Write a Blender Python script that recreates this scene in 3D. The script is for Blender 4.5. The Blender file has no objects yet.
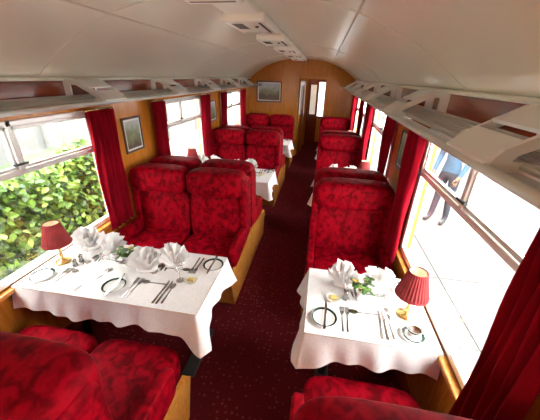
import bpy, bmesh, math, random
from mathutils import Matrix, Vector
random.seed(7)
sc=bpy.context.scene
try:
    sc.view_settings.view_transform='Standard'
    sc.view_settings.look='None'
except Exception: pass
sc.view_settings.exposure=0.65
W=1.375; YE=8.1; YB=-2.2; P=2.41; MID=2.80; TY=1.50
T=Matrix.Translation
def Rx(a): return Matrix.Rotation(a,4,'X')
def Ry(a): return Matrix.Rotation(a,4,'Y')
def Rz(a): return Matrix.Rotation(a,4,'Z')
# ------------------------------------------------------------ materials
def new(name,col=(.8,.8,.8),rough=.5,metal=0,spec=.5,**k):
    m=bpy.data.materials.new(name);m.use_nodes=True
    b=m.node_tree.nodes['Principled BSDF']
    b.inputs['Base Color'].default_value=(*col,1);b.inputs['Roughness'].default_value=rough
    b.inputs['Metallic'].default_value=metal;b.inputs['Specular IOR Level'].default_value=spec
    for a,v in k.items(): b.inputs[a.replace('_',' ')].default_value=v
    return m
def noisy(name,c1,c2,scale=(5,5,5),nscale=3,rough=.5,detail=4,bump=0,lo=.35,hi=.65,dist=0,spec=.5,**k):
    m=new(name,c1,rough,spec=spec,**k);nt=m.node_tree;b=nt.nodes['Principled BSDF']
    tc=nt.nodes.new('ShaderNodeTexCoord');mp=nt.nodes.new('ShaderNodeMapping');mp.inputs['Scale'].default_value=scale
    n=nt.nodes.new('ShaderNodeTexNoise');n.inputs['Scale'].default_value=nscale;n.inputs['Detail'].default_value=detail;n.inputs['Distortion'].default_value=dist
    r=nt.nodes.new('ShaderNodeValToRGB');r.color_ramp.elements[0].position=lo;r.color_ramp.elements[1].position=hi
    r.color_ramp.elements[0].color=(*c1,1);r.color_ramp.elements[1].color=(*c2,1)
    l=nt.links.new;l(tc.outputs['Object'],mp.inputs[0]);l(mp.outputs[0],n.inputs['Vector']);l(n.outputs['Fac'],r.inputs[0]);l(r.outputs[0],b.inputs['Base Color'])
    if bump:
        bp=nt.nodes.new('ShaderNodeBump');bp.inputs['Strength'].default_value=bump;bp.inputs['Distance'].default_value=.01
        l(n.outputs['Fac'],bp.inputs['Height']);l(bp.outputs[0],b.inputs['Normal'])
    return m
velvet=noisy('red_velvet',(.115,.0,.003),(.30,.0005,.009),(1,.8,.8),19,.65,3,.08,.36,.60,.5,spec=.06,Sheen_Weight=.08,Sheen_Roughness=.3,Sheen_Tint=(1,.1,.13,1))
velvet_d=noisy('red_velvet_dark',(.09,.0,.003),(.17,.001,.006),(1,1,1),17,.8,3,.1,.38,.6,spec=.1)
curt=noisy('curtain_red',(.17,.0,.005),(.27,.001,.011),(1,1,.3),9,.85,3,0,spec=.08,Sheen_Weight=.08,Sheen_Tint=(1,.2,.25,1))
wood=noisy('oak_veneer',(.47,.15,.014),(.63,.245,.034),(6,6,.7),4,.2,6,0,.3,.7,1.5)
wood_h=noisy('oak_solid',(.50,.20,.033),(.64,.29,.06),(1,5,5),5,.22,5,0,.3,.7,1)
mahog=noisy('mahogany',(.17,.03,.013),(.27,.055,.022),(3,.6,6),5,.2,5,0,.3,.7,1)
cream=new('ceiling_cream',(.93,.925,.80),.22)
white=new('white_paint',(.92,.91,.83),.35)
alu=new('aluminium',(.82,.82,.80),.28,.4)
rackm=new('rack_metal',(.58,.59,.57),.3,.45)
steel=new('silver_plate',(.36,.35,.34),.22,1)
brass=new('brass',(.7,.45,.17),.25,1)
dark=new('dark_gap',(.03,.03,.03),.6)
cloth=noisy('linen',(.80,.80,.81),(.86,.86,.87),(1,1,1),60,.8,2,.1,spec=.2)
napk=new('napkin_linen',(.86,.86,.86),.8,spec=.2)
china=new('china',(.85,.85,.83),.15)
ring=new('china_green_rim',(.006,.03,.022),.2)
tea=new('black_tea',(.05,.015,.006),.1)
shade=noisy('lampshade_red',(.21,.013,.015),(.29,.022,.025),(1,1,1),20,.8,2)
leafg=[new('leaf_a',(.048,.125,.010),.5),new('leaf_b',(.09,.20,.016),.5),new('leaf_c',(.016,.052,.008),.5),new('leaf_d',(.15,.24,.034),.5)]
flw=new('petal_white',(.85,.82,.7),.6);fly=new('petal_yellow',(.75,.55,.12),.6)
butter=new('butter',(.75,.58,.18),.5)
def pane_mat(nm,fac,rg):
    m=bpy.data.materials.new(nm);m.use_nodes=True;nt=m.node_tree;nt.nodes.clear()
    o=nt.nodes.new('ShaderNodeOutputMaterial');mx=nt.nodes.new('ShaderNodeMixShader');t=nt.nodes.new('ShaderNodeBsdfTransparent');g=nt.nodes.new('ShaderNodeBsdfGlossy')
    g.inputs['Roughness'].default_value=rg;mx.inputs[0].default_value=fac
    nt.links.new(t.outputs[0],mx.inputs[1]);nt.links.new(g.outputs[0],mx.inputs[2]);nt.links.new(mx.outputs[0],o.inputs[0]);return m
pane=pane_mat('window_glass',.05,.02);glass=pane_mat('wine_glass_clear',.33,.05)
def emis(name,col,s):
    m=new(name,col,.5);b=m.node_tree.nodes['Principled BSDF'];b.inputs['Emission Color'].default_value=(*col,1);b.inputs['Emission Strength'].default_value=s;return m
def carpet_mat():
    m=new('carpet_maroon',(.1,.01,.02),.95,spec=.05);nt=m.node_tree;b=nt.nodes['Principled BSDF'];l=nt.links.new
    tc=nt.nodes.new('ShaderNodeTexCoord');v=nt.nodes.new('ShaderNodeTexVoronoi');v.inputs['Scale'].default_value=24;v.inputs['Randomness'].default_value=.5
    r=nt.nodes.new('ShaderNodeValToRGB');r.color_ramp.elements[0].position=.12;r.color_ramp.elements[1].position=.28
    r.color_ramp.elements[0].color=(.27,.065,.06,1);r.color_ramp.elements[1].color=(.135,.012,.017,1)
    n=nt.nodes.new('ShaderNodeTexNoise');n.inputs['Scale'].default_value=70
    mx=nt.nodes.new('ShaderNodeMixRGB');mx.blend_type='MULTIPLY';mx.inputs[0].default_value=.5
    l(tc.outputs['Object'],v.inputs['Vector']);l(tc.outputs['Object'],n.inputs['Vector']);l(v.outputs['Distance'],r.inputs[0]);l(r.outputs[0],mx.inputs[1]);l(n.outputs['Fac'],mx.inputs[2]);l(mx.outputs[0],b.inputs['Base Color'])
    return m
carpet=carpet_mat()
def picture_mat(name,sky,land,dk):
    m=new(name,sky,.3);nt=m.node_tree;b=nt.nodes['Principled BSDF'];l=nt.links.new
    tc=nt.nodes.new('ShaderNodeTexCoord');sp=nt.nodes.new('ShaderNodeSeparateXYZ');n=nt.nodes.new('ShaderNodeTexNoise');n.inputs['Scale'].default_value=9
    a=nt.nodes.new('ShaderNodeMath');a.operation='MULTIPLY_ADD';a.inputs[1].default_value=.3
    r=nt.nodes.new('ShaderNodeValToRGB');cr=r.color_ramp;cr.elements[0].position=.05;cr.elements[0].color=(*dk,1);cr.elements[1].position=.3;cr.elements[1].color=(*sky,1)
    e=cr.elements.new(.16);e.color=(*land,1)
    l(tc.outputs['Object'],sp.inputs[0]);l(tc.outputs['Object'],n.inputs['Vector']);l(n.outputs['Fac'],a.inputs[0]);l(sp.outputs['Z'],a.inputs[2]);l(a.outputs[0],r.inputs[0]);l(r.outputs[0],b.inputs['Base Color']);return m
# ------------------------------------------------------------ builder
class B:
    def __init__(s): s.v=[];s.f=[];s.m=[];s.s=[];s.mats=[]
    def mi(s,m):
        if m not in s.mats: s.mats.append(m)
        return s.mats.index(m)
    def add(s,vs,fs,m,smooth=False,M=None):
        o=len(s.v);M=M or Matrix.Identity(4);i=s.mi(m)
        s.v+=[tuple(M@Vector(p)) for p in vs]
        for f in fs: s.f.append([a+o for a in f]);s.m.append(i);s.s.append(smooth)
    def box(s,x0,x1,y0,y1,z0,z1,m,bev=0,M=None,seg=2):
        bm=bmesh.new();bmesh.ops.create_cube(bm,size=1)
        for v in bm.verts: v.co=Vector(((x0+x1)/2+v.co.x*(x1-x0),(y0+y1)/2+v.co.y*(y1-y0),(z0+z1)/2+v.co.z*(z1-z0)))
        if bev: bmesh.ops.bevel(bm,geom=bm.edges[:],offset=bev,segments=seg,affect='EDGES',profile=.5)
        bm.verts.index_update()
        s.add([v.co[:] for v in bm.verts],[[v.index for v in f.verts] for f in bm.faces],m,False,M);bm.free()
    def cushion(s,x0,x1,y0,y1,z0,z1,m,n=6,N=9,M=None):
        c=((x0+x1)/2,(y0+y1)/2,(z0+z1)/2);h=((x1-x0)/2,(y1-y0)/2,(z1-z0)/2)
        vs=[];fs=[]
        for ax in range(3):
            for sg in (-1,1):
                o=len(vs)
                for i in range(N+1):
                    for j in range(N+1):
                        a=math.sin((i/N*2-1)*math.pi/2*.999);b=math.sin((j/N*2-1)*math.pi/2*.999)
                        p=[0,0,0];p[ax]=sg;p[(ax+1)%3]=a;p[(ax+2)%3]=b
                        k=(abs(p[0])**n+abs(p[1])**n+abs(p[2])**n)**(1/n)
                        vs.append([c[q]+h[q]*p[q]/k for q in range(3)])
                for i in range(N):
                    for j in range(N):
                        q=o+i*(N+1)+j;fs.append([q,q+1,q+N+2,q+N+1])
        s.add(vs,fs,m,True,M)
    def lathe(s,prof,m,M=None,seg=24,mats=None,pleat=0):
        n=len(prof);vs=[]
        for r,z in prof:
            for i in range(seg):
                a=2*math.pi*i/seg;rr=r*(1+(pleat if i%2 else -pleat)) if pleat else r
                vs.append((rr*math.cos(a),rr*math.sin(a),z))
        for k in range(n-1):
            fs=[[i,(i+1)%seg,seg+(i+1)%seg,seg+i] for i in range(seg)]
            s.add(vs[k*seg:(k+2)*seg],fs,mats[k] if mats else m,not pleat,M)
    def tube(s,pts,r,m,seg=8,M=None,closed=False):
        pts=[Vector(p) for p in pts];vs=[];n=len(pts)
        for i,p in enumerate(pts):
            if closed: d=(pts[(i+1)%n]-pts[i-1])
            else: d=(pts[min(i+1,n-1)]-pts[max(i-1,0)])
            d.normalize();u=d.cross(Vector((0,0,1)))
            if u.length<.01: u=d.cross(Vector((0,1,0)))
            u.normalize();w=d.cross(u)
            for k in range(seg):
                a=2*math.pi*k/seg;vs.append(p+u*r*math.cos(a)+w*r*math.sin(a))
        fs=[]
        for i in range(n if closed else n-1):
            j=(i+1)%n
            for k in range(seg): fs.append([i*seg+k,i*seg+(k+1)%seg,j*seg+(k+1)%seg,j*seg+k])
        if not closed: fs.append(list(range(seg)));fs.append([(n-1)*seg+k for k in range(seg)])
        s.add(vs,fs,m,True,M)
    def prism(s,poly,ax,a0,a1,m,M=None):
        n=len(poly);vs=[]
        for a in (a0,a1):
            for p,q in poly: vs.append({'x':(a,p,q),'y':(p,a,q),'z':(p,q,a)}[ax])
        fs=[list(range(n)),list(range(n,2*n))]+[[i,(i+1)%n,n+(i+1)%n,n+i] for i in range(n)]
        s.add(vs,fs,m,False,M)
    def grid(s,fn,nu,nv,m,smooth=True,M=None):
        vs=[fn(i/nu,j/nv) for i in range(nu+1) for j in range(nv+1)]
        fs=[[i*(nv+1)+j,i*(nv+1)+j+1,(i+1)*(nv+1)+j+1,(i+1)*(nv+1)+j] for i in range(nu) for j in range(nv)]
        s.add(vs,fs,m,smooth,M)
    def mesh(s,name,weld=True):
        me=bpy.data.meshes.new(name);me.from_pydata(s.v,[],s.f)
        for m in s.mats: me.materials.append(m)
        me.polygons.foreach_set('material_index',s.m);me.polygons.foreach_set('use_smooth',s.s)
        if weld:
            bm=bmesh.new();bm.from_mesh(me);bmesh.ops.remove_doubles(bm,verts=bm.verts,dist=1e-5)
            bmesh.ops.recalc_face_normals(bm,faces=bm.faces);bm.to_mesh(me);bm.free()
        return me
def put(name,me,loc=(0,0,0),rz=0):
    o=bpy.data.objects.new(name,me);o.location=loc;o.rotation_euler=(0,0,rz);sc.collection.objects.link(o);return o
def done(b,name,loc=(0,0,0),rz=0,weld=True): return put(name,b.mesh(name,weld),loc,rz)

# ------------------------------------------------------------ shell
b=B();b.box(-W-.08,W+.08,YB,YE+1.6,-.08,0,carpet);done(b,'floor')
WZ0,WZ1=.74,1.76
wins=[(1.56+P*k-.73,1.56+P*k+.70) for k in (-1,0,1,2)]
for sd,nm in((-1,'left'),(1,'right')):
    b=B()
    def bx(y0,y1,z0,z1,m,t0=0,t1=.07): b.box(min(sd*(W+t0),sd*(W+t1)),max(sd*(W+t0),sd*(W+t1)),y0,y1,z0,z1,m)
    bx(YB,YE+1.6,0,WZ0,wood);bx(YB,YE+1.6,WZ1,2.06,wood)
    ys=[YB]+[v for w in wins for v in w]+[YE+1.6]
    for i in range(0,len(ys),2): bx(ys[i],ys[i+1],WZ0,WZ1,wood)
    done(b,'wall_'+nm)
    b=B();b.box(min(sd*(W-.02),sd*W),max(sd*(W-.02),sd*W),YB,YE,1.80,2.0,mahog,.003);done(b,'trim_1' if sd<0 else 'trim_2')
    b=B();b.tube([(sd*(W-.025),YB,2.0),(sd*(W-.025),YE,2.0)],.013,white);done(b,'trim_3' if sd<0 else 'trim_4')
    b=B();b.box(min(sd*(W-.03),sd*W),max(sd*(W-.03),sd*W),YB,YE,0,.1,mahog,.004);done(b,'baseboard_'+nm)
def cz(x): return 2.0+.47*(1-abs(x/W)**2.5)
b=B();b.grid(lambda u,v:((u*2-1)*W,YB+v*(YE+1.6-YB),cz((u*2-1)*W)),40,2,cream)
b.grid(lambda u,v:((u*2-1)*(W+.07),YB+v*(YE+1.6-YB),cz((u*2-1)*W)+.05),40,2,cream)
done(b,'ceiling')
b=B()
for k in range(5):
    y=-.55+k*2.41
    if y>YE: break
    for i in range(40):
        x0=(i/20-1)*W;x1=((i+1)/20-1)*W
        b.add([(x0,y-.009,cz(x0)-.001),(x1,y-.009,cz(x1)-.001),(x1,y+.009,cz(x1)-.001),(x0,y+.009,cz(x0)-.001),
               (x0,y-.009,cz(x0)-.004),(x1,y-.009,cz(x1)-.004),(x1,y+.009,cz(x1)-.004),(x0,y+.009,cz(x0)-.004)],
              [[4,5,6,7],[0,1,5,4],[3,2,6,7]],cream)
for x in(-.72,.72): b.box(x-.008,x+.008,YB,YE,cz(x)-.010,cz(x)-.003,cream,.003)
done(b,'trim_5')
def arch(y0,y1,x0,x1,z0,b,m):
    n=24;po=[(x0,z0)]+[(x0+(x1-x0)*i/n,cz(x0+(x1-x0)*i/n)) for i in range(n+1)]+[(x1,z0)]
    b.prism(po,'y',y0,y1,m)
DX0,DX1,DZ=-.06,.62,2.03
b=B();arch(YE,YE+.05,-W,DX0,0,b,wood);arch(YE,YE+.05,DX1,W,0,b,wood);arch(YE,YE+.05,DX0,DX1,DZ,b,wood)
done(b,'wall_end')
b=B();arch(YE+1.5,YE+1.56,-W,W,0,b,wood);done(b,'wall_vestibule')
b=B();arch(YB,YB+.05,-W,W,0,b,wood);done(b,'wall_back')
b=B()
b.box(DX0-.05,DX0,YE-.02,YE+.07,0,DZ+.05,wood_h,.004);b.box(DX1,DX1+.05,YE-.02,YE+.07,0,DZ+.05,wood_h,.004);b.box(DX0,DX1,YE-.02,YE+.07,DZ,DZ+.05,wood_h,.004)
b.box(-W,DX0-.05,YE-.012,YE,.9,.93,wood_h);b.box(DX1+.05,W,YE-.012,YE,.9,.93,wood_h)
for x in(-.4,1.0): b.box(x-.012,x+.012,YE-.012,YE,0,cz(x)-.02,wood_h)
done(b,'trim_6')
b=B();Md=T((DX0+.03,YE+.09,0))@Rz(math.radians(80))
b.box(0,.10,0,.035,.01,1.97,wood_h,.004,Md);b.box(.50,.60,0,.035,.01,1.97,wood_h,.004,Md)
b.box(.10,.50,0,.035,.01,.8,wood,0,Md);b.box(.10,.50,0,.035,1.85,1.97,wood,0,Md);b.box(.10,.50,.015,.02,.8,1.85,pane,0,Md)
b.tube([(.55,-.03,1.0),(.55,-.03,1.2)],.01,brass,8,Md)
done(b,'door_1')
b=B();b.box(.10,.80,YE+1.44,YE+1.49,.02,2.0,mahog,.005);b.box(.17,.40,YE+1.42,YE+1.445,.25,1.93,mahog,.004);b.box(.20,.37,YE+1.41,YE+1.425,1.0,1.85,emis('corridor_glass_daylight',(1,.9,.75),.3),.003)
b.box(.44,.74,YE+1.42,YE+1.445,.95,1.93,emis('vestibule_window_daylight',(.9,.95,1),1.4));b.box(.44,.74,YE+1.43,YE+1.445,.15,.88,wood_h,.004);done(b,'door_2')
b=B();b.lathe([(0,-.07),(.05,-.06),(.08,-.03),(.09,0),(0,0)],emis('opal_glass',(1,.85,.6),14),None,20);done(b,'ceiling_light',(.1,YE+.7,2.44))  # glowing dome added to light the vestibule
og=emis('opal_globe_lit',(1,.93,.78),110)  # globes on brackets, added out of view behind the camera to brighten the ceiling
for sd in(-1,1):
    b=B();b.lathe([(0,-.075),(.04,-.065),(.068,-.035),(.076,0),(.068,.035),(.04,.065),(.02,.072)],og,T((sd*(W-.14),0,0)),20)
    b.tube([(sd*W,0,-.02),(sd*(W-.06),0,.12),(sd*(W-.14),0,.10),(sd*(W-.14),0,.07)],.008,brass)
    b.box(min(sd*(W-.012),sd*W),max(sd*(W-.012),sd*W),-.04,.04,-.08,.04,brass,.004);done(b,'wall_lamp',(0,-1.95,1.62))

wi=1
for sd in(-1,1):
    for (y0,y1) in wins:
        b=B();X0,X1=W-.012,W+.03
        def fb(ya,yb,za,zb,m=alu,xa=X0,xb=X1,bev=.006): b.box(min(sd*xa,sd*xb),max(sd*xa,sd*xb),ya,yb,za,zb,m,bev)
        fb(y0,y1,WZ0,WZ0+.045);fb(y0,y1,WZ1-.04,WZ1);fb(y0,y0+.045,WZ0,WZ1);fb(y1-.045,y1,WZ0,WZ1)
        zt=1.43
        fb(y0,y1,zt-.02,zt+.02)
        c=(y0+y1)/2
        fb(c-.02,c+.02,zt,WZ1)
        for a,e in((y0+.045,c-.02),(c+.02,y1-.045)):
            fb(a,e,zt+.02,zt+.04,alu,W,W+.02,.003);fb(a,e,WZ1-.06,WZ1-.04,alu,W,W+.02,.003)
            fb(a,a+.018,zt+.02,WZ1-.04,alu,W,W+.02,.003);fb(e-.018,e,zt+.02,WZ1-.04,alu,W,W+.02,.003)
        fb(c-.05,c+.05,zt+.045,zt+.06,dark,W-.02,W-.0,.002)
        fb(y0+.03,y1-.03,WZ0+.03,WZ1-.03,pane,W+.015,W+.019,0)
        done(b,'window_%d'%wi);wi+=1
        b=B();b.box(min(sd*(W-.05),sd*(W+.0)),max(sd*(W-.05),sd*W),y0-.03,y1+.03,WZ0-.045,WZ0-.01,wood_h,.008);done(b,'window_sill')
def curtain(sd,yc,wd,ph):
    b=B()
    def fn(u,v):
        z=.66+(1.76-.66)*v;w=wd*(1+.12*(1-v));y=(u-.5)*w
        a=.024*(.5+.5*v)+.008
        x=a*math.sin(u*2*math.pi*5+ph+.5*math.sin(v*5))+.006*math.sin(v*9+u*12)
        return (x,y,z)
    b.grid(fn,70,16,curt)
    b.tube([(0,-wd/2-.02,1.765),(0,wd/2+.02,1.765)],.009,brass)
    o=done(b,'curtain',(sd*(W-.082),yc,0));m=o.modifiers.new('s','SOLIDIFY');m.thickness=.004
for sd in(-1,1):
    for k,(y0,y1) in enumerate(wins):
        curtain(sd,y0-.01 if k!=1 else y0-.04,.21,k);curtain(sd,y1+.02 if k!=0 else y1-.05,.29,k+2)
def rack(sd):
    b=B();xw=W-.02;xf=W-.335
    zf,zw=1.845,1.88
    ya,yb=YB+.06,YE-.05
    S=Matrix.Scale(sd,4,(1,0,0)) if sd<0 else None
    b.tube([(xf,ya,zf),(xf,yb,zf)],.015,rackm,10,S)
    b.tube([(xf+.085,ya,zf+.012),(xf+.085,yb,zf+.012)],.009,rackm,8,S)
    b.tube([(xw-.05,ya,zw),(xw-.05,yb,zw)],.009,rackm,8,S)
    b.box(xf+.005,xf+.09,ya,yb,zf-.012,zf-.006,rackm,0,S)
    n=7
    for i in range(n):
        x=xf+.11+(xw-.05-xf-.11)*i/(n-1);z=zf+(zw-zf)*(x-xf)/(xw-xf)
        b.box(x-.011,x+.011,ya,yb,z-.003,z+.003,rackm,0,S)
    for q in range(-3,5):
        yc=MID+P/2*q-.62
        if yc<YB+.3 or yc>YE-.2: continue
        for dy in(-.13,.13):
            out=[(xw,2.0),(xf+.20,1.995),(xf+.03,1.90),(xf-.012,1.84),(xw,1.815)]
            inn=[(xw-.05,1.965),(xf+.205,1.96),(xf+.065,1.885),(xf+.055,1.87),(xw-.05,1.85)]
            m=len(out);vs=[];fs=[]
            for yy in(yc+dy-.009,yc+dy+.009):
                vs+=[(p[0],yy,p[1]) for p in out]+[(p[0],yy,p[1]) for p in inn]
            for i in range(m):
                j=(i+1)%m
                fs+=[[i,j,m+j,m+i],[2*m+i,2*m+j,3*m+j,3*m+i],[i,j,2*m+j,2*m+i],[m+i,m+j,3*m+j,3*m+i]]
            b.add(vs,fs,alu,False,S)
        b.prism([(xf+.22,2.0),(xf+.11,1.95),(xf+.11,1.94),(xf+.22,1.985)],'y',yc-.13,yc+.13,alu,S)
        b.prism([(xf+.07,1.925),(xf-.008,1.865),(xf-.008,1.85),(xf+.07,1.91)],'y',yc-.13,yc+.13,alu,S)
    done(b,'luggage_rack')
rack(-1);rack(1)
b=B();b.box(-.12,.12,YB+.06,YE-.4,2.43,2.475,white,.012)
for k in range(7):
    y=.30+k*1.1
    b.box(-.15,.15,y-.30,y+.30,2.385,2.44,white,.014)
    for i in range(7): b.box(-.10,-.02,y-.2+i*.035-.009,y-.2+i*.035+.009,2.3835,2.387,dark)
    b.lathe([(0,-.014),(.03,-.014),(.035,0)],alu,T((.06,y+.12,2.386)),16)
    b.lathe([(0,-.010),(.012,-.010),(.014,0)],dark,T((.06,y-.1,2.386)),12)
    b.box(-.12,.12,y+.235,y+.25,2.3838,2.387,dark)
    b.box(.10,.12,y-.25,y+.2,2.3838,2.387,dark)
done(b,'ceiling_ventilation_duct')
def picture(nm,w,h,loc,rz,mat,fr,t=.03):
    b=B()
    b.box(-w/2,w/2,-.018,0,h/2-t,h/2,fr,.005);b.box(-w/2,w/2,-.018,0,-h/2,-h/2+t,fr,.005)
    b.box(-w/2,-w/2+t,-.018,0,-h/2,h/2,fr,.005);b.box(w/2-t,w/2,-.018,0,-h/2,h/2,fr,.005)
    b.box(-w/2+t,w/2-t,-.008,0,-h/2+t,h/2-t,china)
    b.box(-w/2+t*1.9,w/2-t*1.9,-.010,-.007,-h/2+t*1.9,h/2-t*1.9,mat)
    done(b,nm,loc,rz)
pm=picture_mat('landscape_print',(.5,.56,.6),(.22,.26,.13),(.10,.07,.04))
frd=new('picture_frame_dark',(.09,.05,.03),.3)
for k in range(2):
    y=MID-.01+P*k
    picture('framed_picture',.32,.36,(-W,y,1.46),math.pi/2,pm,frd,.022);picture('framed_picture',.32,.36,(W,y,1.46),-math.pi/2,pm,frd,.022)
picture('framed_picture',.68,.52,(-.85,YE,1.68),0,pm,frd)

# ------------------------------------------------------------ seats
def bench(name,x0,x1,n,s,y):
    b=B();xc=(x0+x1)/2;hw=(x1-x0)/2;M=Matrix.Scale(s,4,(0,1,0)) if s<0 else None
    arm=.05;ins0=-hw+arm*.9;ins1=hw-arm*.9;w=(ins1-ins0)/n
    b.box(-hw+.02,hw-.02,-.72,-.01,.0,.30,wood_h,.004,M)
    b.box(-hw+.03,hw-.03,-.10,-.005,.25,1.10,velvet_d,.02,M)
    for e in(-1,1):
        xa,xb=(hw-.03,hw) if e>0 else (-hw,-hw+.03)
        b.prism([(-.72,0),(-.005,0),(-.005,.47),(-.45,.40),(-.76,.36),(-.80,.30)],'x',xa,xb,wood_h,M)
        ca=e*(hw-.035)
        b.cushion(ca-.035,ca+.035,-.66,-.10,.38,.60,velvet,7,8,M)
        b.cushion(ca-.035,ca+.035,-.24,-.01,.40,1.12,velvet,7,8,M)
    for i in range(n):
        a=ins0+w*i+.004;c=a+w-.008
        b.cushion(a,c,-.87,-.16,.29,.485,velvet,6,10,M)
        Mb=(M or Matrix.Identity(4))@T((0,-.2,.45))@Rx(math.radians(-6))@T((0,.2,-.45))
        b.cushion(a,c,-.26,-.08,.42,.95,velvet,6,10,Mb)
        o0=.045 if i==0 else .008;o1=.045 if i==n-1 else .008
        b.cushion(a-o0+.01,c+o1-.01,-.31,-.02,.925,1.19,velvet,4.2,12,M)
    done(b,name,(xc,y,0))
for k in range(4):
    y=MID+P*(k-1) if k else .29
    if k<=2:
        bench('double_train_seat',-W+.035,-.08,2,-1,y+.01);bench('single_train_seat',.575,W-.04,1,-1,y+.01)
    bench('double_train_seat',-W+.035,-.08,2,1,y-.01);bench('single_train_seat',.575,W-.04,1,1,y-.01)

# ------------------------------------------------------------ tables
def table(x0,x1,yc,aisle,seed):
    rnd=random.Random(seed);L=x1-x0;D=.60;xc=(x0+x1)/2
    b=B();b.box(-L/2,L/2,-D/2,D/2,.70,.73,wood_h,.005)
    lx=aisle*(L/2-.16)
    b.tube([(lx,0,.03),(lx,0,.70)],.028,steel,12)
    b.box(lx-.05,lx+.05,-.22,.22,0,.03,dark,.01)
    b.box(lx-.06,lx+.06,-.2,.2,.67,.70,dark,.005)
    if L>1: b.tube([(-aisle*(L/2-.12),0,.0),(-aisle*(L/2-.12),0,.70)],.028,steel,12)
    done(b,'dining_table',(xc,yc,0))
    b=B();hx,hy=L/2+.006,D/2+.006;zt=.742
    b.grid(lambda u,v:(-hx+2*hx*u,-hy+2*hy*v,zt),24,14,cloth)
    wallx=-aisle*hx;ax=aisle*hx
    path=[];N1=90;N2=46
    for i in range(N1+1): path.append((wallx+(ax-wallx)*i/N1,-hy,0,-1))
    for i in range(1,N2): path.append((ax,-hy+2*hy*i/N2,aisle,0))
    for i in range(N1+1): path.append((ax+(wallx-ax)*i/N1,hy,0,1))
    n=len(path);rows=10
    ph=[rnd.uniform(0,6) for _ in range(4)]
    cum=[0]
    for i in range(1,n): cum.append(cum[-1]+math.dist(path[i][:2],path[i-1][:2]))
    c1=cum[N1];c2=cum[N1+N2-1]
    vs=[]
    for j in range(rows+1):
        t=j/rows
        for i,(px,py,nx,ny) in enumerate(path):
            s_=cum[i];dc=min(abs(s_-c1),abs(s_-c2))
            corner=math.exp(-(dc/.09)**2)
            dr=.165+.065*corner+.010*math.sin(s_*7+ph[0])
            if corner>.02:
                k=corner*.5;ey=(-1 if abs(s_-c1)<abs(s_-c2) else 1)
                dx=nx*(1-k)+aisle*k;dy=ny*(1-k)+ey*k
            else: dx,dy=nx,ny
            fold=abs(math.sin(s_*9+ph[1]+.8*math.sin(s_*4+ph[2])))**3
            amp=(.026*fold+.010*math.sin(s_*38+ph[3]+t))*t
            off=.004+.012*t+max(amp,-.012*t)+.05*corner*t
            vs.append((px+dx*off,py+dy*off,zt-.006*(1-(1-min(1,t*6))**2)*(t>0)-dr*t))
    fs=[[j*n+i,j*n+i+1,(j+1)*n+i+1,(j+1)*n+i] for j in range(rows) for i in range(n-1)]
    b.add(vs,fs,cloth,True)
    done(b,'tablecloth',(xc,yc,0))
TZ=.742
def m_lamp():
    b=B();b.lathe([(0,0),(.055,0),(.057,.008),(.045,.016),(.02,.024),(.012,.04),(.017,.055),(.010,.07),(.009,.15),(.016,.16),(.009,.17),(.009,.21),(0,.21)],brass)
    b.lathe([(.092,.165),(.052,.325)],shade,None,56,pleat=.03)
    b.lathe([(.086,.167),(.047,.325)],new('shade_lining',(.8,.7,.55),.8),None,32)
    b.lathe([(.095,.160),(.098,.168),(.094,.176)],shade,None,32);b.lathe([(.052,.32),(.055,.325),(.051,.33)],shade,None,32)
    b.lathe([(0,.25),(.018,.245),(.022,.225),(.012,.2)],china,None,12)
    return b.mesh('table_lamp')
def m_plate(r=.082):
    b=B();b.lathe([(0,.004),(r*.55,.004),(r*.66,.006),(r*.78,.010),(r*.90,.015),(r,.018),(r*.99,.015),(r*.6,.001),(0,.0)],china,None,36,
        [china,china,china,ring,china,china,china,china])
    b.lathe([(r*.90,.0153),(r*.94,.0165)],ring,None,36)
    return b.mesh('side_plate')
def m_glass():
    b=B();b.lathe([(0,.0),(.030,.0),(.029,.003),(.005,.008),(.0035,.02),(.0035,.065),(.012,.075),(.028,.095),(.032,.12),(.030,.15),(.027,.17)],glass,None,20)
    return b.mesh('wine_glass')
def m_fork():
    b=B();b.prism([(-.006,-.10),(.006,-.10),(.0035,.0),(.0035,.03),(.011,.045),(.012,.06),(-.012,.06),(-.011,.045),(-.0035,.03),(-.0035,0)],'z',0,.003,steel)
    for i in range(4): x=-.0105+i*.007;b.box(x-.0015,x+.0015,.058,.10,0,.003,steel)
    return b.mesh('fork')
def m_knife():
    b=B();b.prism([(-.008,-.115),(.008,-.115),(.006,.0),(.009,.01),(.009,.08),(.003,.105),(-.005,.11),(-.005,0)],'z',0,.003,steel);return b.mesh('table_knife')
def m_spoon():
    b=B();b.prism([(-.006,-.10),(.006,-.10),(.003,0),(.003,.035),(-.003,.035),(-.003,0)],'z',0,.003,steel)
    n=16;b.add([(.019*math.cos(2*math.pi*i/n),.062+.03*math.sin(2*math.pi*i/n),.006) for i in range(n)]+[(0,.062,.001)],[[i,(i+1)%n,n] for i in range(n)],steel,True)
    return b.mesh('spoon')
def m_napkin(seed):
    r=random.Random(seed);b=B()
    for f,(ang,tilt,R) in enumerate(((0,.12,.165),(.5,-.35,.14),(-.5,.5,.14))):
        n=12;vs=[]
        for i in range(n+1):
            a=math.radians(-55+110*i/n);z=(.014 if i%2 else -.014)
            rr=R*(1+.16*math.cos(a*3)+r.uniform(-.07,.07))
            vs.append((math.sin(a)*.018,z*.5,.004));vs.append((math.sin(a)*rr*.6,z*1.1,math.cos(a)*rr*.62+.012));vs.append((math.sin(a)*rr,z*1.8,max(.01,math.cos(a)*rr*1.05+.012)))
        fs=[]
        for i in range(n):
            for q in(0,1): fs.append([i*3+q,i*3+q+1,(i+1)*3+q+1,(i+1)*3+q])
        b.add(vs,fs,napk,False,Rz(ang)@T((0,(f-1)*.025,0))@Rx(tilt))
    b.cushion(-.075,.075,-.05,.05,0,.03,napk,3,6)
    return b.mesh('folded_napkin')
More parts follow.
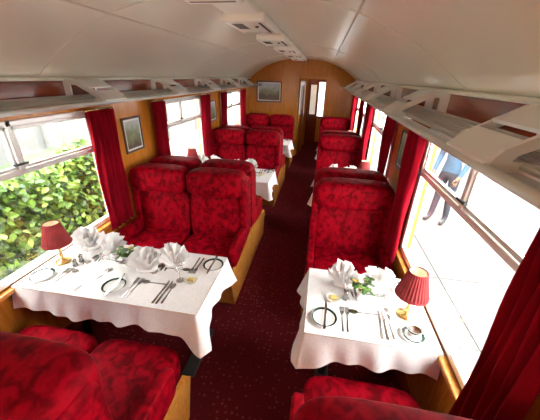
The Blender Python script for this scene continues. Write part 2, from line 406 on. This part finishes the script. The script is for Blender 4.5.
def m_flowers():
    b=B();b.lathe([(0,0),(.025,0),(.028,.01),(.018,.04),(.022,.075),(.020,.075),(.015,.04),(0,.01)],china,None,16)
    r=random.Random(3)
    for i in range(18):
        a=r.uniform(0,6.28);t=r.uniform(.01,.06);h=r.uniform(.09,.15);p=(t*math.cos(a),t*math.sin(a),h)
        b.tube([(0,0,.06),p],.0015,leafg[2],5)
        if i<9:
            m=flw if i%3 else fly
            for q in range(6):
                g=q*1.047;b.cushion(-.004,.020,-.007,.007,-.002,.003,m,2,3,T(p)@Rz(g)@Ry(-.4))
            b.cushion(-.004,.004,-.004,.004,0,.007,fly,2,3,T(p))
        else:
            for q in range(3): b.cushion(0,.045,-.012,.012,-.002,.002,leafg[q],2,4,T(p)@Rz(a+q*2)@Ry(.2))
    return b.mesh('flower_vase')
def m_cruet():
    b=B();b.lathe([(0,0),(.018,0),(.020,.01),(.013,.03),(.016,.05),(.012,.06),(.004,.068),(0,.07)],steel,None,16);return b.mesh('salt_shaker')
def m_butter():
    b=B();b.lathe([(0,.004),(.035,.006),(.048,.018),(.05,.017),(.036,.002),(0,0)],china,None,24);b.box(-.022,.022,-.015,.015,.006,.024,butter,.004);return b.mesh('butter_dish')
def m_cup():
    b=B();b.lathe([(0,.005),(.045,.006),(.062,.011),(.075,.016),(.074,.012),(.045,.001),(0,0)],china,None,30,[china,ring,china,china,china,china])
    b.lathe([(0,.008),(.024,.008),(.032,.025),(.040,.045),(.045,.062),(.043,.062),(.037,.043),(0,.040)],china,None,24,[china,china,china,ring,china,china,tea])
    b.tube([(.040,0,.055),(.058,0,.055),(.064,0,.042),(.056,0,.028),(.034,0,.026)],.0035,china,8)
    return b.mesh('cup_and_saucer')
LM,PM,GM,FM,KM,SM=m_lamp(),m_plate(),m_glass(),m_fork(),m_knife(),m_spoon()
NM=[m_napkin(1),m_napkin(2)];FL,CR,BU,BO=m_flowers(),m_cruet(),m_butter(),m_cup()
def setting(x,yc,side,seed):
    r=random.Random(seed);rz=0 if side<0 else math.pi
    def at(lx,ly,me,nm,extra=0,z=TZ):
        c,s_=math.cos(rz),math.sin(rz)
        put(nm,me,(x+lx*c-ly*s_,yc+(lx*s_+ly*c),z),rz+extra+r.uniform(-.06,.06))
    e=-.29
    at(-.24,e+.11,PM,'side_plate');at(-.235,e+.125,KM,'table_knife',0,TZ+.019)
    at(-.13,e+.13,FM,'fork');at(-.10,e+.13,FM,'fork')
    at(.09,e+.135,KM,'table_knife');at(.115,e+.135,KM,'table_knife');at(.145,e+.13,SM,'spoon')
    at(.0,e+.20,SM,'spoon',math.pi/2)
    at(.16,e+.265,GM,'wine_glass')
for k in range(3):
    yc=TY+P*k
    table(-W+.03,-.05,yc,1,k);table(.615,W-.03,yc,-1,k+10)
    for j,(x,s) in enumerate(((-1.00,-1),(-.44,-1),(-.90,1),(-.35,1),(.96,-1),(1.02,1))):
        setting(x,yc,s,k*10+j)
    for j,(x,dy,a) in enumerate(((-1.18,.21,.3),(-.93,.17,-.4),(-.57,.04,.2),(-.40,.14,.5),(.85,.16,-.2),(1.06,.15,.5))):
        put('folded_napkin',NM[j%2],(x,yc+dy,TZ),a)
    put('flower_vase',FL,(-.74,yc+.07,TZ));put('flower_vase',FL,(.95,yc+.03,TZ),1)
    put('table_lamp',LM,(-1.24,yc+.0,TZ));put('table_lamp',LM,(1.22,yc-.05,TZ))
    for dx,dy in((-1.11,.03),(-1.11,-.03)): put('salt_shaker',CR,(dx,yc+dy,TZ))
    put('salt_shaker',CR,(.86,yc+.02,TZ))
    put('butter_dish',BU,(-.20,yc-.02,TZ));put('butter_dish',BU,(.78,yc+.0,TZ))
    put('cup_and_saucer',BO,(1.22,yc-.21,TZ),2.2)

# ------------------------------------------------------------ exterior
b=B();b.box(-14,-W-.25,-8,20,-.3,-.25,noisy('gravel_ground',(.13,.13,.11),(.19,.18,.16),(1,1,1),8,.9));done(b,'ground_outside')
b=B();slab=noisy('platform_paving',(.050,.052,.055),(.060,.062,.064),(1,1,1),3,.9)
jt=new('slab_joint',(.030,.030,.030),.9)
for i in range(28):
    for j,(xa,xb) in enumerate(((W+.25,W+.75),(W+.76,W+1.75),(W+1.76,W+3.2))): b.box(xa,xb,-7.995+i,-7.005+i,-.12,-.04,slab)
b.box(W+3.2,16,-8,20,-.12,-.04,slab);b.box(W+.25,W+3.3,-8,20,-.13,-.055,jt)
done(b,'station_platform')
fw_=new('render_white',(.12,.13,.13),.8)
b=B();b.box(-5.2,-5.0,-6,18,-.3,4.2,fw_)
gw=new('facade_window',(.04,.05,.06),.2);fwt=new('facade_trim',(.2,.2,.19),.7)
for i in range(8):
    y=-3.6+i*2.5
    b.box(-5.03,-4.95,y-.5,y+.5,1.3,2.7,gw);b.box(-4.99,-4.92,y-.56,y+.56,1.22,1.3,fwt)
    b.box(-4.99,-4.93,y-.03,y+.03,1.3,2.7,fwt);b.box(-4.99,-4.93,y-.5,y+.5,2.2,2.26,fwt);b.box(-5.0,-4.9,y+1.15,y+1.35,-.3,4.2,fwt)
done(b,'station_building_wall')
b=B();rnd=random.Random(5)
def hedge_top(y): return 1.15+.14*math.sin(y*1.7+.6)+.08*math.sin(y*4.1)-(.3*max(0,y-3.0))
b.grid(lambda u,v:(-2.75+.12*math.sin(u*40+v*7)-.5*(v>.99),-.8+6.3*u,-.26+(hedge_top(-.8+6.3*u)+.2)*min(1,v*1.0)),60,12,leafg[2])
for i in range(9000):
    y=rnd.uniform(-.8,5.5);z=-.25+(hedge_top(y)+.33)*rnd.random()**.85;x=-2.62+rnd.gauss(0,.08)
    s=rnd.uniform(.03,.062);M=T((x,y,z))@Rz(rnd.uniform(-1,1))@Ry(rnd.uniform(.2,1.5))@Rz(rnd.uniform(0,6.28))
    vs=[(0,-s*.8,0),(s*.55,-s*.35,.2*s),(s*.5,s*.3,.1*s),(0,s,0),(-s*.5,s*.3,.1*s),(-s*.55,-s*.35,.2*s)]
    b.add(vs,[[0,1,2,3],[0,3,4,5]],leafg[rnd.choice((0,0,1,1,2,3))],False,M)
done(b,'ivy_hedge',weld=False)
fen=new('fence_paint',(.045,.05,.055),.8)
b=B()
for z in(.25,.9): b.box(4.97,5.03,-6,18,z,z+.08,fen)
for i in range(120): b.box(4.94,4.97,-5.9+i*.2,-5.78+i*.2,-.04,1.15,fen)
done(b,'platform_fence')
def person(loc,rz):
    J=[(0,0,.86,.125,.095),(0,.0,1.02,.115,.085),(0,-.01,1.20,.14,.095),(0,0,1.33,.10,.07),(0,.005,1.40,.05,.05),(0,-.005,1.45,.048,.05)]
    E=[(0,1),(1,2),(2,3),(3,4),(4,5)]
    for sx in(-1,1):
        o=len(J);J+=[(sx*.09,0,.80,.088,.088),(sx*.10,-.02*sx,.45,.058,.06),(sx*.105,.03*sx,.09,.040,.042),(sx*.11,.03*sx-.05,.04,.042,.034),(sx*.12,.03*sx-.15,.03,.038,.026)]
        E+=[(0,o),(o,o+1),(o+1,o+2),(o+2,o+3),(o+3,o+4)]
        o=len(J);J+=[(sx*.17,0,1.30,.058,.055),(sx*.22,.02,1.06,.044,.044),(sx*.20,-.10,.84,.032,.032),(sx*.19,-.135,.78,.024,.032)]
        E+=[(3,o),(o,o+1),(o+1,o+2),(o+2,o+3)]
        h=len(J)-1
        for q,(fx,L) in enumerate(((-.018,.062),(-.006,.072),(.006,.068),(.018,.055))):
            o=len(J);J+=[(sx*.19+fx,-.150,.745,.009,.009),(sx*.19+fx,-.150-.02,.745-L*.6,.008,.008),(sx*.19+fx,-.150-.01,.745-L,.007,.007)]
            E+=[(h,o),(o,o+1),(o+1,o+2)]
        o=len(J);J+=[(sx*.165,-.17,.765,.010,.010),(sx*.16,-.185,.725,.008,.008)];E+=[(h,o),(o,o+1)]
    me=bpy.data.meshes.new('tmp');me.from_pydata([j[:3] for j in J],E,[])
    o=bpy.data.objects.new('tmp',me);sc.collection.objects.link(o)
    o.modifiers.new('sk','SKIN');sb=o.modifiers.new('sb','SUBSURF');sb.levels=1;sb.render_levels=1
    for i,v in enumerate(me.skin_vertices[0].data): v.radius=J[i][3:5];v.use_root=(i==0)
    dg=bpy.context.evaluated_depsgraph_get();m2=bpy.data.meshes.new_from_object(o.evaluated_get(dg))
    vs=[v.co[:] for v in m2.vertices];b=B()
    jacket=new('jacket_blue',(.04,.075,.12),.9,spec=.1);jeans=new('trousers_grey',(.035,.038,.05),.9,spec=.1);skin=new('skin_tone',(.10,.06,.04),.6);shoe=new('shoe_dark',(.02,.02,.02),.5);hair=new('hair_brown',(.02,.01,.006),.7);eye=new('eye_dark',(.01,.01,.01),.3)
    G={0:[],1:[],2:[],3:[]}
    for p in m2.polygons:
        c=p.center
        k=3 if c.z<.075 else 2 if (abs(c.x)>.145 and c.z<.83 and c.y<-.09) or c.z>1.385 else 0 if c.z>.84 or abs(c.x)>.19 else 1
        G[k].append(list(p.vertices))
    for k,m in((0,jacket),(1,jeans),(2,skin),(3,shoe)): b.add(vs,G[k],m,True)
    b.cushion(-.072,.072,-.095,.085,1.44,1.66,skin,2.3,10)
    b.cushion(-.082,.082,-.055,.105,1.47,1.685,hair,2.4,10);b.cushion(-.075,.075,-.085,.05,1.61,1.685,hair,2.3,8)
    b.cushion(-.012,.012,-.118,-.085,1.525,1.57,skin,2,5)
    for sx in(-1,1):
        b.cushion(sx*.03-.011,sx*.03+.011,-.097,-.085,1.555,1.568,eye,2,4);b.cushion(sx*.074-.008,sx*.074+.008,-.02,.015,1.52,1.575,skin,2,4)
    b.cushion(-.022,.022,-.094,-.082,1.493,1.503,new('lips',(.12,.03,.025),.5),2,4)
    bpy.data.objects.remove(o)
    done(b,'standing_person',loc,rz)
person((2.62,4.6,-.035),-.9)

# ------------------------------------------------------------ light / world
w=bpy.data.worlds.new('sky');sc.world=w;w.use_nodes=True
w.node_tree.nodes['Background'].inputs[0].default_value=(1,.985,.935,1);w.node_tree.nodes['Background'].inputs[1].default_value=12.0
sd=bpy.data.lights.new('sun','SUN');sd.energy=9;sd.angle=.1;sd.color=(1,.95,.84)
so=bpy.data.objects.new('sun',sd);so.rotation_euler=Vector((.12,.55,-1.3)).to_track_quat('-Z','Y').to_euler();so.location=(0,-3,9);sc.collection.objects.link(so)
# ------------------------------------------------------------ camera
f,th,ps,ro,cx,H=284.49,.440,.162,.028,.587,2.059
h=Vector((-math.sin(ps),math.cos(ps),0));r=Vector((math.cos(ps),math.sin(ps),0));z=Vector((0,0,1))
fwd=h*math.cos(th)-z*math.sin(th);up=h*math.sin(th)+z*math.cos(th)
r2=r*math.cos(ro)+up*math.sin(ro);u2=-r*math.sin(ro)+up*math.cos(ro)
M=Matrix((( r2.x,u2.x,-fwd.x,cx),(r2.y,u2.y,-fwd.y,0),(r2.z,u2.z,-fwd.z,H),(0,0,0,1)))
cd=bpy.data.cameras.new('camera');cd.sensor_width=36;cd.lens=f/540*36;cd.clip_start=.02
co=bpy.data.objects.new('camera',cd);co.matrix_world=M;sc.collection.objects.link(co);sc.camera=co
